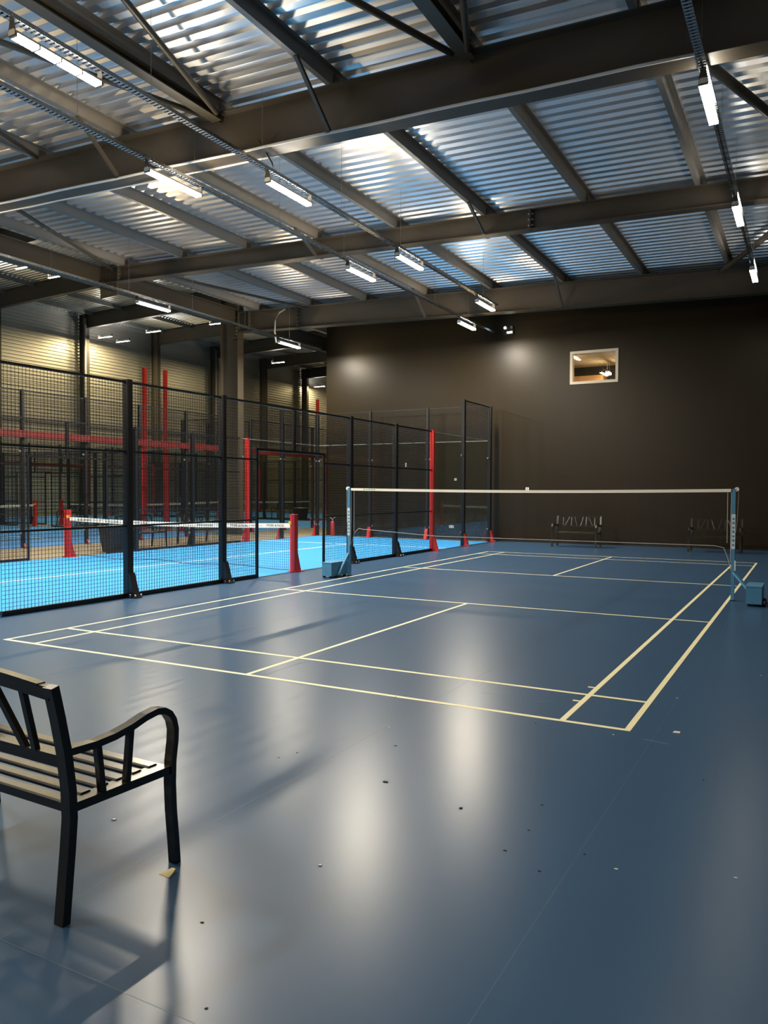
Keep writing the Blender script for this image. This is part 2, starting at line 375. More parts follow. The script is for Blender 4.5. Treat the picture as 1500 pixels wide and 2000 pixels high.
for b, z0, w in ((b1, ZB, .28), (b2, 6.766, .24), (b3, ZB, .28)):
    for x in (PX[2], PX[4]):
        a = Vector(sh(x-.02, -.95, ZP)); e = Vector(sh(x-.02, -w/2+.02, z0+.02))
        MB().bar(a, e, .05, .05).build('fly_brace', M_STEEL, b)
        MB().bar(e+Vector((0, -.06, -.012)), e+Vector((0, .26, -.012)), .08, .02).build('brace_plate', M_STEEL, b)

# purlins
def purlin(x, y0, y1, label):
    t = thing('roof_purlin', label, 'purlin', (x, 0, S*x), group='purlins of the badminton hall roof', kind='structure')
    MB().box(-.004, .004, y0, y1, ZP, ZD).build('web', M_PURLIN, t)
    MB().box(-.075, .004, y0, y1, ZP-.004, ZP+.004).build('bottom_flange', M_PURLIN, t)
    MB().box(-.004, .07, y0, y1, ZD-.006, ZD).build('top_flange', M_PURLIN, t)
    for Yb in FR[1:4]:
        MB().box(.006, .016, Yb-.07, Yb+.07, ZP, ZD-.04).build('cleat', M_STEEL, t)
ordn = ['rightmost in view', 'second from the right', 'third from the right', 'fourth from the right', 'fifth from the right', 'sixth from the right', 'seventh from the right', 'leftmost']
for x, o_ in zip(PX, ordn): purlin(x, YF, 33, 'dark roof purlin running to the black wall, ' + o_)
purlin(PX[0]+2.045, YF, YW, 'dark roof purlin beyond the right edge')
purlin(PX[0]+4.09, YF, YW, 'dark roof purlin at the right eave')
for x, lb in ((PX[3], 'heavy roof strut left of the nearest lamp rows'), (PX[1], 'heavy roof strut at the top centre')):
    t = thing('roof_strut', lb, 'beam', (x, 0, S*x), kind='structure')
    MB().box(-.09, .09, FR[0], FR[1]-.12, ZP-.13, ZP-.118).build('bottom_flange', M_STEEL, t)
    MB().box(-.006, .006, FR[0], FR[1]-.02, ZP-.12, ZP).build('web', M_STEEL, t)
    MB().box(-.09, .09, FR[0], FR[1]-.12, ZP-.018, ZP-.006).build('top_flange', M_STEEL, t)
# diagonal wind braces
DG = [((-.75, 4.1), (1.1, -1.3), 'left one of the pair meeting over the near floor'), ((3.05, 4.1), (1.0, -1.3), 'right one of the pair meeting over the near floor'), ((3.25, 4.1), (5.2, -1.3), 'short one beside the top centre strut'),
      ((-1.0, 4.1), (-3.0, -1.3), 'behind the nearest strip lamp'), ((-4.75, 4.1), (-2.9, -1.3), 'at the upper left edge'),
      ((5.5, 4.7), (7.4, 10.0), 'from the near beam to the right'), ((5.1, 15.8), (7.4, 10.4), 'from the wall beam to the right'),
      ((-7.0, 4.6), (-9.4, 10.0), 'from the near beam to the column line'), ((-8.7, 10.4), (-7.1, 15.8), 'between the shallow beam and the column')]
for i, (a, b, lb) in enumerate(DG):
    A = Vector(sh(a[0], a[1], ZP-.10)); B = Vector(sh(b[0], b[1], ZP-.10)); r = .065 if i in (5, 6) else .042
    o = MB().tube([A, B], r, 8).build('wind_brace', M_STEEL, smooth=True); tag(o, 'round steel roof brace ' + lb, 'brace', 'roof braces', 'structure')

# columns and transfer beam between the halls
def hcolumn(x, Y, h, label, w=.75, fwid=.30):
    t = thing('steel_column', label, 'column', (x, Y, 0), kind='structure')
    MB().box(-w/2, -w/2+.022, -fwid/2, fwid/2, 0, h).build('flange', M_STEEL, t)
    MB().box(w/2-.022, w/2, -fwid/2, fwid/2, 0, h).build('flange', M_STEEL, t)
    MB().box(-w/2+.022, w/2-.022, -.008, .008, 0, h).build('web', M_STEEL, t)
    MB().box(-w/2-.05, w/2+.05, -fwid/2-.05, fwid/2+.05, 0, .025).build('base_plate', M_STEEL, t)
    return t
for k, lb in ((1, 'steel column left of the frame between the halls'), (3, 'wide dark steel column rising beside the black wall'), (5, 'steel column hidden behind the black wall')):
    c = hcolumn(XT-.40, FR[k], 12.5, lb)
    if k == 3:
        for i in range(6):
            MB().tube([(.33, -.165, 6.75+.11*i), (.33, -.145, 6.75+.11*i)], .018, 6).build('bolt', M_CHROME, c)
        MB().box(.1, .42, -.16, .16, 6.60, 6.64).build('stiffener', M_STEEL, c)
t = thing('transfer_beam', 'steel girder running lengthwise on the column line between the halls', 'beam', (XT-.15, 0, 0), kind='structure')
MB().box(-.008, .008, YF, 33, 7.06, 7.55).build('web', M_STEEL, t); MB().box(-.12, .12, YF, 33, 7.04, 7.06).build('bottom_flange', M_STEEL, t); MB().box(-.12, .12, YF, 33, 7.55, 7.57).build('top_flange', M_STEEL, t)
MB().prism([(-.02, 6.72), (.62, 6.76), (.62, 7.45), (-.02, 7.55)], 'y', FR[2]-.02, FR[2]+.02).build('node_plate', M_STEEL, t)
for i in range(4):
    for j in range(3): MB().tube([(.08+.14*j, FR[2]-.035, 6.86+.16*i), (.08+.14*j, FR[2]+.035, 6.86+.16*i)], .016, 6).build('bolt', M_CHROME, t)
f2 = lambda a, b, c: (a, b, c + S2*(a-XL))
hl = ['seen past the upper left edge', 'crossing the far left upper corner', 'behind the long warm lamp at left', 'third from the front of the tall hall', 'fourth from the front of the tall hall', 'fifth from the front of the tall hall', 'last one visible in the tall hall']
for k, lb in zip(range(3, 10), hl):
    t = beam('dark rafter of the tall hall ' + lb, FR[k], XL, XT-.2, 11.05, .85, .25, f2, 'hall_rafter')
    c = hcolumn(XL+.42, FR[k], 11.9, 'wall column of the tall hall ' + lb.replace('crossing', 'at').replace('behind', 'left of'), .55, .28)
    if k in (5, 7): MB().tube([(.36, -.25, 0), (.36, -.25, 11.6)], .07, 8).build('downpipe', M_GREY, c, smooth=True)
for i in range(9):
    x = XL+1.2+2.4*i
    t = thing('hall_purlin', 'purlin of the tall hall roof, row %d from the cladding wall' % (i+1), 'purlin', (x, 0, S2*(x-XL)), group='purlins of the tall hall', kind='structure')
    MB().box(-.004, .004, 4, YB, ZH-.2, ZH).build('web', M_PURLIN, t); MB().box(-.07, .004, 4, YB, ZH-.204, ZH-.196).build('bottom_flange', M_PURLIN, t)

# ------------------------------------------------------------------ strip lamps and their trays
def glow(o, m, s_, side=None):
    """the face turned down (or the added glow turned up) gives off light, sides too if set"""
    o.data.materials.append(m)
    for p in o.data.polygons:
        if p.normal.z*s_ > .9: p.material_index = 1
    if side:
        o.data.materials.append(side)
        for p in o.data.polygons:
            if abs(p.normal.x) > .9: p.material_index = 2
def lamp_proto(m):
    t = bpy.data.objects.new('strip_lamp', None); COL.objects.link(t); t.empty_display_size = .1
    MB().prism([(-.05, 0), (.05, 0), (.05, .045), (.03, .06), (-.03, .06), (-.05, .045)], 'y', -.56, .56).build('housing', M_WHITE, t)
    glow(MB().box(-.051, .051, -.54, .54, -.012, .022).build('lens', M_WHITE, t), m, -1, {M_L_PADEL.name: M_S_PADEL, M_L_BAD.name: M_S_BAD}.get(m.name))
    for i in range(5): MB().box(-.053, .053, -.549+.27*i, -.531+.27*i, -.015, .024).build('divider', M_FRAME, t)
    glow(MB().box(-.02, .02, -.5, .5, .06, .064).build('added_uplight', M_WHITE, t), M_ADD_UPH if m is M_L_HALL else M_ADD_UP, 1)  # upward glow added to the lamps to lift the roof decks
    for y in (-.555, .555):
        MB().prism([(-.05, -.01), (.05, -.01), (.05, .05), (.03, .154), (-.03, .154), (-.05, .05)], 'y', y-.004, y+.004).build('bracket', M_STEEL, t)
    t['category'] = 'lamp'; return t
ZL = 6.07
used = {}
def lamp(m, x, y, z, label, group, rz=0.0):
    key = m.name
    if key not in used:
        used[key] = lamp_proto(m); o = used[key]; o.location = (x, y, z); o.rotation_euler = (0, 0, rz); o['label'] = label
    else: o = copy_tree(used[key], (x, y, z), rz, label)
    o['group'] = group; return o
G1 = 'white strip lamps over the badminton court'; G2 = 'warm strip lamps over the near padel court'; G3 = 'strip lamps of the tall hall'
for y, lb in ((.76, 'large strip lamp of four bright cells at the upper left corner'), (4.98, 'strip lamp just beyond the near beam, left of centre'), (9.1, 'strip lamp hung past the shallow beam, centre left'), (13.25, 'white strip lamp farthest along the left badminton row'), (-3.4, 'strip lamp behind the camera on the left row'), (-7.5, 'rearmost strip lamp on the left row')):
    lamp(M_L_BAD, -.06, y, ZL, lb, G1)
for y, lb in ((5.02, 'strip lamp at the upper right beside the thick brace'), (9.24, 'middle strip lamp of the right row'), (13.3, 'small strip lamp at the right edge near the black wall'), (.85, 'strip lamp of the right row just above the frame'), (-3.3, 'strip lamp behind the camera on the right row'), (-7.4, 'rearmost strip lamp on the right row')):
    lamp(M_L_BAD, 5.94, y, ZL, lb, G1)
for y, lb in ((3.86, 'yellow strip lamp under the near beam at upper left'), (9.4, 'yellow strip lamp in the middle of the ceiling'), (15.2, 'yellow strip lamp closest to the black wall'), (-1.7, 'warm strip lamp over the fence outside the frame'), (-7.2, 'rearmost warm strip lamp over the fence')):
    lamp(M_L_PADEL, -1.36, y, ZL, lb, G2)
for y, lb in ((9.5, 'long yellow strip lamp below the left beam'), (15.3, 'yellow strip lamp right of the wide column'), (3.86, 'warm strip lamp left of the frame over the walkway'), (-1.7, 'rear warm strip lamp over the walkway')):
    lamp(M_L_PADEL, -7.42, y, ZL, lb, G2)
HW = []
for x, y, lb in ((-21, 16.05, 'leftmost small lamp of the tall hall, at the left edge'), (-21, 17.6, 'second small lamp from the left edge'), (-29.6, 27.85, 'small hall lamp just right of the first wall column'), (-29.7, 29.3, 'lower small hall lamp of the pair by the first wall column'), (-25.9, 28.0, 'small hall lamp right of the second wall column'), (-21.2, 28.0, 'small hall lamp touching the wide column'), (-26, 40, 'small hall lamp right of the wide column under the rafters'), (-30.4, 52.0, 'farthest small lamp at the black wall corner'),
                 (-13.5, 16.8, 'added hidden hall lamp over the first gap'), (-29.6, 16.8, 'added hall lamp outside the left edge'), (-13.5, 28.0, 'added hidden hall lamp over the second gap'), (-21, 5.6, 'added hall lamp outside the frame')):  # this row is out of view, added to light the tall hall
    o = lamp(M_L_HALL, x, y, 10.5, lb, G3, PI/2)
    HW.append((o, ZH+S2*(x-XL)-10.5+.01))
for o, h in HW:
    for q in (-.45, .45): MB().tube([(0, q, .05), (0, q, h)], .004, 4).build('hanger_wire', M_CHROME, o)
def tray(x, y0, y1, label):
    t = thing('cable_tray', label, 'cable tray', (x, 0, ZL+.155), group='perforated cable trays')
    for s_ in (-1, 1):
        MB().box(s_*.045-.002, s_*.045+.002, y0, y1, .0, .05).build('side_rail', M_GALV, t)
    b = MB(); n = int((y1-y0)/.06)
    for i in range(n): b.box(-.043, .043, y0+.06*i, y0+.06*i+.034, 0, .003)
    o = b.build('rung_strip', M_GALV, t); o['kind'] = 'stuff'
    y = y0+.6; hw = MB().tube([(0, 0, .003), (0, 0, ZD+S*x-(ZL+.155)+.02)], .0035, 4).mesh('hanger_wire', M_CHROME)
    while y < y1: link('hanger_wire', hw, t, (0, y, 0)); y += 2.2
    MB().tube([(-.02, y0, .015), (-.01, (y0+y1)/2, .018), (-.02, y1, .015)], .012, 5).build('cable', M_BLACK, t)
tray(-.06, YF+.5, 14.0, 'perforated cable tray above the left badminton lamp row')
tray(5.94, YF+.5, 14.0, 'perforated cable tray above the right lamp row')
tray(-1.36, YF+.5, YW-.02, 'perforated cable tray above the padel fence lamp row')
tray(-7.42, YF+.5, YW-.3, 'perforated cable tray above the walkway lamp row')
# white conduits along the near beam
def conduit(label, x0, x1, y, dz, r=.019):
    pts = []; n = 24
    for i in range(n+1):
        x = x0+(x1-x0)*i/n; pts.append(sh(x, y, ZB+dz+.006*math.sin(i*1.7)))
    tag(MB().tube(pts, r, 6).build('conduit', M_WHITE, smooth=True), label, 'conduit')
conduit('white conduit along the underside edge of the near deep beam', -9.5, 5.9, FR[1]-.162, .006)
conduit('second white conduit on the back edge of the near deep beam, left part', -9.5, .05, FR[1]+.16, .002)
tag(MB().tube([(-7.9, 15.75, 7.35), (-8.1, 15.7, 7.25), (-8.28, 15.7, 7.0), (-8.3, 15.72, 6.65), (-8.26, 15.75, 6.3)], .03, 8).build('flex_conduit', M_GREY, smooth=True), 'grey flexible conduit curving down the beam near the column', 'conduit')
tag(MB().tube([(-.1, 4.25, 6.62), (-.08, 4.4, 6.5), (-.05, 4.52, 6.38), (-.06, 4.6, 6.26)], .012, 6).build('lamp_cable', M_BLACK, smooth=True), 'black cable looping from the beam to the strip lamp tray', 'cable')

# ------------------------------------------------------------------ padel enclosures
def mesh_panel(w, h, pitch=.05, wr=.0042):
    """welded wire mesh in the local y-z plane, y 0..w, z 0..h"""
    def mk():
        b = MB(); n = max(1, round(w/pitch)); m_ = max(1, round(h/pitch))
        for i in range(n+1): y = w*i/n; b.box(-wr/2, wr/2, y-wr/2, y+wr/2, 0, h)
        for j in range(m_+1): z = h*j/m_; b.box(wr/2, wr*1.5, 0, w, z-wr/2, z+wr/2)
        return b.mesh('mesh_panel', M_BLACK)
    return shared(('mesh', round(w, 3), round(h, 3), pitch), mk)
def add_mesh(parent, y0, y1, z0, z1, x=0):
    o = link('mesh_panel', mesh_panel(y1-y0, z1-z0), parent, (x, y0, z0)); o['kind'] = 'stuff'; return o
def post_mesh(h, m, w=.10, d=.11):
    def mk():
        c = .012
        return MB().prism([(-d/2+c, -w/2), (d/2-c, -w/2), (d/2, -w/2+c), (d/2, w/2-c), (d/2-c, w/2), (-d/2+c, w/2), (-d/2, w/2-c), (-d/2, -w/2+c)], 'z', 0.0, h).mesh('post', m)
    return shared(('post', h, m.name, w, d), mk)
def foot_mesh(m):
    def mk():
        b = MB().box(-.06, .20, -.07, .07, .0, .012)
        for s_ in (-.045, .045): b.prism([(.05, .012), (.17, .012), (.075, .34), (.05, .34)], 'y', s_-.005, s_+.005)
        b.add([(.17, -.045, .012), (.17, .045, .012), (.075, .045, .34), (.075, -.045, .34)], [(0, 1, 2, 3)])
        return b.mesh('foot', m)
    return shared(('foot', m.name), mk)
def bolt_mesh(): return shared('footbolt', lambda: MB().lathe([(.014, 0), (.014, .03), (.008, .034)], 6).mesh('bolt', M_CHROME))
def add_post(parent, y, h, m, fm, w=.10, bolts=False, low=False):
    p = link('post', post_mesh(h, m, w), parent, (0, y, .006)); f = link('foot', foot_mesh(fm), p)
    if low: f.scale = (.8, .9, .34)
    if bolts:
        for q in ((.185, .055), (.185, -.055), (.1, .06), (.1, -.06)): link('bolt', bolt_mesh(), p, (q[0], q[1], .012))
    return p
def rail(parent, y0, y1, z, s_=.03, m=None, x=0):
    return link('rail', shared(('rail', round(y1-y0, 3), s_, (m or M_BLACK).name), lambda: MB().box(-s_/2, s_/2, 0, y1-y0, -s_/2, s_/2).mesh('rail', m or M_BLACK)), parent, (x, y0, z))
def pane(parent, y0, y1, z0=.03, z1=3.0, x=-.03):
    g = link('glass_panel', shared(('glass', round(y1-y0, 3), z1), lambda: MB().box(-.006, .006, .012, y1-y0-.012, 0, z1-z0).mesh('glass_panel', M_GLASS)), parent, (x, y0, z0))
    for zz in (.35, 2.45):
        for yy in (.03, y1-y0-.03):
            link('clamp', shared('clamp', lambda: MB().lathe([(.03, -.012), (.03, .012), (.02, .016)], 8).mesh('clamp', M_GREY)), g, (.012, yy, zz)).rotation_euler = (0, PI/2, 0)
    # polished glass edge
    link('glass_edge', shared(('edge', round(y1-y0, 3)), lambda: MB().box(-.006, .006, .012, y1-y0-.012, -.004, .004).mesh('glass_edge', M_STICK)), g, (0, 0, z1-z0))
    return g
def side_fence(label, loc, rz, feet=True):
    t = thing('court_fence', label, 'fence', loc, rz, 'padel court fences')
    for y in (0, 2, 18, 20): add_post(t, y, 4.0, M_BLACK, M_RED, bolts=feet)
    for y in (3.70 if feet else 4, 16): add_post(t, y, 3.02, M_RED, M_RED, bolts=feet)
    for y in (6, 8, 12, 14): add_post(t, y, 3.03, M_BLACK, M_BLACK, bolts=feet)
    for y in (0, 18):
        pane(t, y+.05, y+1.95); add_mesh(t, y+.04, y+1.96, 3.03, 3.98); rail(t, y+.03, y+1.97, 3.985, .03)
    for y in (2, 16): pane(t, y+.05, y+1.95)
    for a, b in ((4, 6), (6, 8), (12, 14), (14, 16)):
        add_mesh(t, a+.04, b-.04, .05, 3.0)
        for z in (1.0, 2.03): rail(t, a+.03, b-.03, z, .026)
        rail(t, a+.03, b-.03, 3.0, .034); rail(t, a+.03, b-.03, .035, .05)
    for a, b in ((8.04, 8.9), (11.0, 11.96)):
        add_mesh(t, a, b, .05, 3.0)
        for z in (1.0, 2.03): rail(t, a, b, z, .026)
        rail(t, a, b, .035, .05)
    add_mesh(t, 8.9, 11.0, 2.22, 3.0); rail(t, 8.0, 12.0, 3.0, .034); rail(t, 8.87, 11.03, 2.21, .045)
    for y in (8.9, 11.0): link('door_post', post_mesh(2.21, M_BLACK, .045, .05), t, (0, y, .006))
    link('upper_post', post_mesh(.76, M_BLACK, .06, .06), t, (0, 10, 2.23))
    return t
def end_wall(label, loc, rz, W, n, beam_=False, feet=M_RED):
    if beam_: feet = M_DRED
    t = thing('court_end_wall', label, 'glass wall', loc, rz, 'padel court end walls')
    st = W/n
    for i in range(n+1):
        if 0 < i < n: add_post(t, i*st, 4.06, M_BLACK, feet, w=.08, low=beam_)
        if i < n:
            pane(t, i*st+.03, (i+1)*st-.03); add_mesh(t, i*st+.04, (i+1)*st-.04, 3.03, 4.02); rail(t, i*st, (i+1)*st, 4.03, .03)
    if beam_: MB().box(.05, .12, .06, W-.06, 2.83, 3.01).build('red_beam', M_DRED, t)
    return t
# near padel court
sf = side_fence('tall black wire fence with red end posts along the badminton floor', (-1.3, -3.13, 0), 0)
sf2 = side_fence('black wire fence on the far side of the near padel court', (-7.4, 16.87, 0), PI)
end_wall('glass end wall of the near padel court in front of the black wall', (-7.4, 16.87, 0), PI/2+PI*0, 6.1, 3).rotation_euler = (0, 0, -PI/2)
end_wall('glass end wall of the near padel court outside the frame', (-1.3, -3.13, 0), PI/2, 6.1, 3)
# the three courts of the tall hall (length along X)
nm = ('first', 'middle', 'farthest')
for (a, b), n_ in zip(CY, nm):
    side_fence('fence on the near long side of the %s tall hall court' % n_, (CX1, a, 0), PI/2, False)
    side_fence('fence on the far long side of the %s tall hall court' % n_, (CX0, b, 0), -PI/2, False)
    end_wall('glass end wall with red beam of the %s tall hall court by the walkway' % n_, (CX1, a, 0), 0, b-a, 5, True)
    end_wall('glass end wall of the %s tall hall court by the cladding' % n_, (CX0, b, 0), PI, b-a, 5, True)
def light_pole(x, y, s_, label):
    t = thing('light_pole', label, 'pole', (x, y, 0), group='tall red light poles')
    MB().box(-.06, .06, -.06, .06, 0, 6.05).build('pole', M_RED, t); MB().box(-.16, .16, -.16, .16, 0, .02).build('base_plate', M_RED, t)
for x, y, s_, lb in ((-14.85, 16.47, 1, 'tall red light pole left, beside the second wall column'), (-14.55, 17.23, 1, 'tall red light pole second from left'), (-14.6, 27.77, 1, 'tall red light pole at the black wall corner'), (-26.7, 16.47, 1, 'red light pole far down the first court'), (-26.7, 17.23, 1, 'red light pole far down the middle court'), (-26.7, 27.77, 1, 'red light pole far down the last gap')):
    light_pole(x, y, s_, lb)

# ------------------------------------------------------------------ nets
def padel_net(label, loc, rz, W, text=False):
    """net along local x from 0 to W"""
    t = thing('padel_net', label, 'net', loc, rz, 'padel nets')
    for x, s_ in ((0, 1), (W, -1)):
        p = MB().prism([(-.05, -.055), (.05, -.055), (.05, .055), (-.05, .055)], 'z', 0, 1.06).build('net_post', M_RED, t, (x, 0, .004))
        MB().prism([(.05, 0), (.17, 0), (.06, .36), (.05, .36)], 'x', -.045, .045, ).build('foot', M_RED, p)
        MB().box(-.10, .10, -.07, .2, 0, .014).build('base_plate', M_RED, p)
        MB().lathe([(.035, -.03), (.035, .03)], 10).build('winder', M_YEL, p, (.05*s_, -.04, .90))
    n = 24; top = lambda x: .90 - .05*math.sin(PI*x/W)
    b = MB()
    for i in range(n):
        a, c = .07+(W-.14)*i/n, .07+(W-.14)*(i+1)/n
        b.add([(a, -.006, top(a)-.085), (c, -.006, top(c)-.085), (c, -.006, top(c)), (a, -.006, top(a)), (a, .006, top(a)-.085), (c, .006, top(c)-.085), (c, .006, top(c)), (a, .006, top(a))],
              [(0,1,2,3),(7,6,5,4),(0,4,5,1),(3,2,6,7)])
    tp = b.build('tape', M_TAPE, t)
    b = MB(); p_ = .045; k = int((W-.16)/p_); bot = lambda x: .06 + .05*math.sin(3*x)*.4
    for i in range(k+1): x = .08+p_*i; b.box(x-.0015, x+.0015, -.0015, .0015, bot(x), top(x)-.08)
    for j in range(17): z = .08+.046*j; b.box(.08, W-.08, .0015, .0045, z-.0015, z+.0015)
    m_ = b.build('net_mesh', M_CORD, t); m_['kind'] = 'stuff'
    MB().tube([(.1+(W-.2)*i/30, 0, bot(.1+(W-.2)*i/30)-.01) for i in range(31)], .006, 5).build('bottom_cord', M_CORD, t)
    if text:
        me = shared('t_black', lambda: text_mesh('WORK & PADEL', .058, M_INK)); me2 = shared('t_pink', lambda: MB().box(-.12, -.04, -.006, .006, -.001, .001).box(-.02, .05, -.014, .0, -.001, .001).box(.06, .12, -.004, .01, -.001, .001).mesh('print_mark', M_PINK))
        x = W-.42; k = 0
        while x > .3:
            l = link('lettering' if k % 2 == 0 else 'print_mark', me if k % 2 == 0 else me2, tp, (x, -.0072, top(x)-.043)); l.rotation_euler = (PI/2, 0, 0)
            x -= .43; k += 1
    return t
padel_net('padel net with lettered white tape and red posts behind the near fence', (-7.4, 6.87, 0), 0, 6.1, True)
padel_net('far padel net of the first tall hall court, left edge', (-20.7, 6.2, 0), PI/2, 10)
padel_net('far padel net of the middle tall hall court', (-20.7, 17.5, 0), PI/2, 10)
padel_net('far padel net of the last tall hall court', (-20.7, 28.8, 0), PI/2, 10)
# badminton net and posts
YN = 6.8
def bad_post(label, x, s_, o0, o1):
    t = thing('net_stand', label, 'net post', (x, YN, 0), group='blue badminton posts')
    MB().box(-.022, .022, -.03, .03, .01, 1.55).build('upright', M_BLUE, t)
    MB().box(-.03, .03, -.04, .04, 0, .012).build('foot_plate', M_BLACK, t)
    MB().lathe([(.03, -.022), (.03, .022)], 12).build('pulley', M_WHITE, t, (s_*.035, 0, 1.545)).rotation_euler = (PI/2, 0, 0)
    MB().box(-.024, .024, -.032, -.0305, .72, 1.20).build('sticker', M_STICK, t)
    for i in range(7): MB().box(-.014, .014, -.0335, -.032, .76+.06*i, .79+.06*i+.008*(i % 2)).build('print_mark', M_BLUE, t)
    wt = MB().box(s_*o0, s_*o1, -.50, .04, .035, .26).build('weight_box', M_BLUE, t)
    MB().box(s_*(o0-.005), s_*(o1+.005), -.505, .045, .26, .268).build('lid', M_BLUE, wt)
    MB().bar((s_*.01, -.02, .40), (s_*.03, -.32, .05) if o0 < .1 else (s_*(o0+.02), -.22, .18), .04, .03).build('strut', M_BLUE, t)
    for yy in (-.4, -.05):
        w_ = MB().lathe([(.035, -.02), (.035, .02)], 12).build('wheel', M_BLACK, t, (s_*(o1+.02), yy, .036)); w_.rotation_euler = (0, PI/2, 0)
    for yy in (-.45, 0): MB().box(s_*(o0+.02), s_*(o0+.06), yy-.02, yy+.02, 0, .036).build('pad', M_BLACK, t)
    MB().tube([(s_*.06, 0, 1.53), (s_*.045, -.01, 1.1), (s_*.03, -.03, .95)], .004, 5).build('cord', M_ROPE, t)
    MB().tube([(-s_*.03, 0, 1.50), (-s_*.035, -.01, 1.0), (-s_*.03, -.03, .55)], .004, 5).build('cord', M_ROPE, t)
    return t
bad_post('blue badminton post with weight box beside the wire fence', -.06, -1, .06, .25)
bp2 = bad_post('blue badminton post with weight box at the right sideline', 6.14, 1, .20, .39)
MB().box(.02, .035, -.035, -.02, .42, .56).build('cleat', M_WHITE, bp2)
t = thing('badminton_net', 'badminton net with white top tape across the blue floor', 'net', (0, YN, 0))
b = MB(); n = 30; tz = lambda x: 1.55 - .026*math.sin(PI*(x+.03)/6.13)
for i in range(n):
    a, c = -.03+6.13*i/n, -.03+6.13*(i+1)/n
    b.add([(a, -.006, tz(a)-.043), (c, -.006, tz(c)-.043), (c, -.006, tz(c)), (a, -.006, tz(a)), (a, .006, tz(a)-.043), (c, .006, tz(c)-.043), (c, .006, tz(c)), (a, .006, tz(a))], [(0,1,2,3),(7,6,5,4),(0,4,5,1),(3,2,6,7)])
tp = b.build('tape', M_TAPE, t)
for i in range(5): MB().box(.22+.05*i, .255+.05*i, -.0075, -.006, 1.517, 1.535-.004*(i % 2)).build('print_mark', M_GREEN, tp)
bz = lambda x: .845 - .09*min(1, max(0, x-.0)/1.6)
b = MB()
for i in range(154): x = .0+6.1*i/153; b.box(x-.0006, x+.0006, -.0006, .0006, bz(x), tz(x)-.05)
for j in range(19): z = .77+.04*j; b.box(0, 6.1, .0006, .0018, z-.0006, z+.0006)
o = b.build('net_mesh', M_CORD, t); o['kind'] = 'stuff'
MB().tube([(-.05, 0, .50), (.05, 0, .78), (.13, 0, .845)] + [(.2+5.7*i/24, 0, bz(.2+5.7*i/24)) for i in range(25)] + [(6.02, 0, .73), (6.07, 0, .60), (6.12, 0, .42)], .005, 5).build('bottom_cord', M_ROPE, t)
for x in (.03, 6.06): MB().tube([(x, 0, .80), (x, 0, 1.5)], .004, 5).build('side_cord', M_ROPE, t)

# ------------------------------------------------------------------ benches
def bench_proto():
    t = bpy.data.objects.new('metal_bench', None); COL.objects.link(t); t.empty_display_size = .1
    W = 1.22; hx = W/2-.02
    rear = [(0, 0), (.012, .12), (.025, .25), (.034, .36), (.03, .46), (.012, .60), (-.012, .72), (-.038, .835)]
    front = [(.53, 0), (.522, .10), (.51, .22), (.505, .33), (.508, .42), (.520, .50), (.522, .545), (.512, .585), (.492, .615), (.462, .634), (.425, .640), (.37, .632), (.30, .612), (.22, .598), (.13, .592), (.02, .596)]
    for s_ in (-1, 1):
        x = s_*hx
        MB().strip([(x, y, z) for y, z in rear], .046, .032).build('rear_leg', M_BENCH, t)
        MB().strip([(x, y, z) for y, z in front], .042, .026).build('armrest', M_BENCH, t)
        MB().bar((x, .02, .395), (x, .515, .388), .03, .032).build('side_rail', M_BENCH, t)
        MB().bar((x, .15, .60), (x, .172, .405), .024, .022, (0, 1, 0)).build('arm_strut', M_BENCH, t)
        MB().bar((x, .305, .615), (x, .284, .405), .024, .022, (0, 1, 0)).build('arm_strut', M_BENCH, t)
    yz = lambda z: -.038 + (.835-z)*.21
    def arc(z0, amp): return [(-hx+2*hx*i/16, yz(z0), z0+amp*math.sin(PI*i/16)) for i in range(17)]
    MB().strip(arc(.81, .028), .028, .045, side=(0, 1, 0)).build('top_rail', M_BENCH, t)
    MB().strip([(p[0]*.90, p[1], p[2]+.026) for p in arc(.81, .028)], .034, .008, side=(0, 1, 0)).build('crest_cap', M_BENCH, t)
    MB().bar((-hx, yz(.56), .56), (hx, yz(.56), .56), .025, .042).build('lower_rail', M_BENCH, t)
    for a, c in ((.15, .145), (.295, .19), (.335, .335), (.40, .46), (.60, .54), (.665, .665), (.705, .81), (.85, .855)):
        zt = .80+.028*math.sin(PI*a)
        MB().bar((-W/2+W*a, yz(zt), zt), (-W/2+W*c, yz(.575), .575), .024, .020, (0, 1, 0)).build('back_bar', M_BENCH, t)
    for i in range(6):
        y = .056+.080*i
        MB().prism([(y-.024, .395), (y+.024, .395), (y+.024, .405), (y+.018, .410), (y-.018, .410), (y-.024, .405)], 'x', -hx+.045, hx-.045).build('seat_slat', M_BENCH, t)
    for s_ in (-1, 1): MB().box(s_*(hx-.012), s_*(hx-.058), .03, .495, .392, .404).build('seat_edge', M_BENCH, t)
    MB().bar((-hx, .05, .385), (hx, .05, .385), .03, .026).build('seat_bearer', M_BENCH, t); MB().bar((-hx, .49, .385), (hx, .49, .385), .03, .026).build('seat_bearer', M_BENCH, t)
    t['category'] = 'bench'; t['group'] = 'black metal benches'
    return t
bench = bench_proto(); bench.location = (4.232, -3.19, 0); bench.rotation_euler = (0, 0, -.03); bench['label'] = 'black metal bench in the left foreground seen from behind'
copy_tree(bench, (1.50, 16.37, 0), PI, 'black metal bench against the black wall, left of the two')
copy_tree(bench, (4.99, 16.36, 0), PI, 'black metal bench at the black wall behind the right net post')
copy_tree(bench, (-8.45, 9.85, 0), -PI/2, 'black bench on the walkway behind the padel net, left one')
copy_tree(bench, (-8.45, 12.0, 0), -PI/2, 'black bench on the walkway behind the padel net, right one')
copy_tree(bench, (-16.95, 28.45, 0), PI, 'small far bench between the middle and last hall courts')
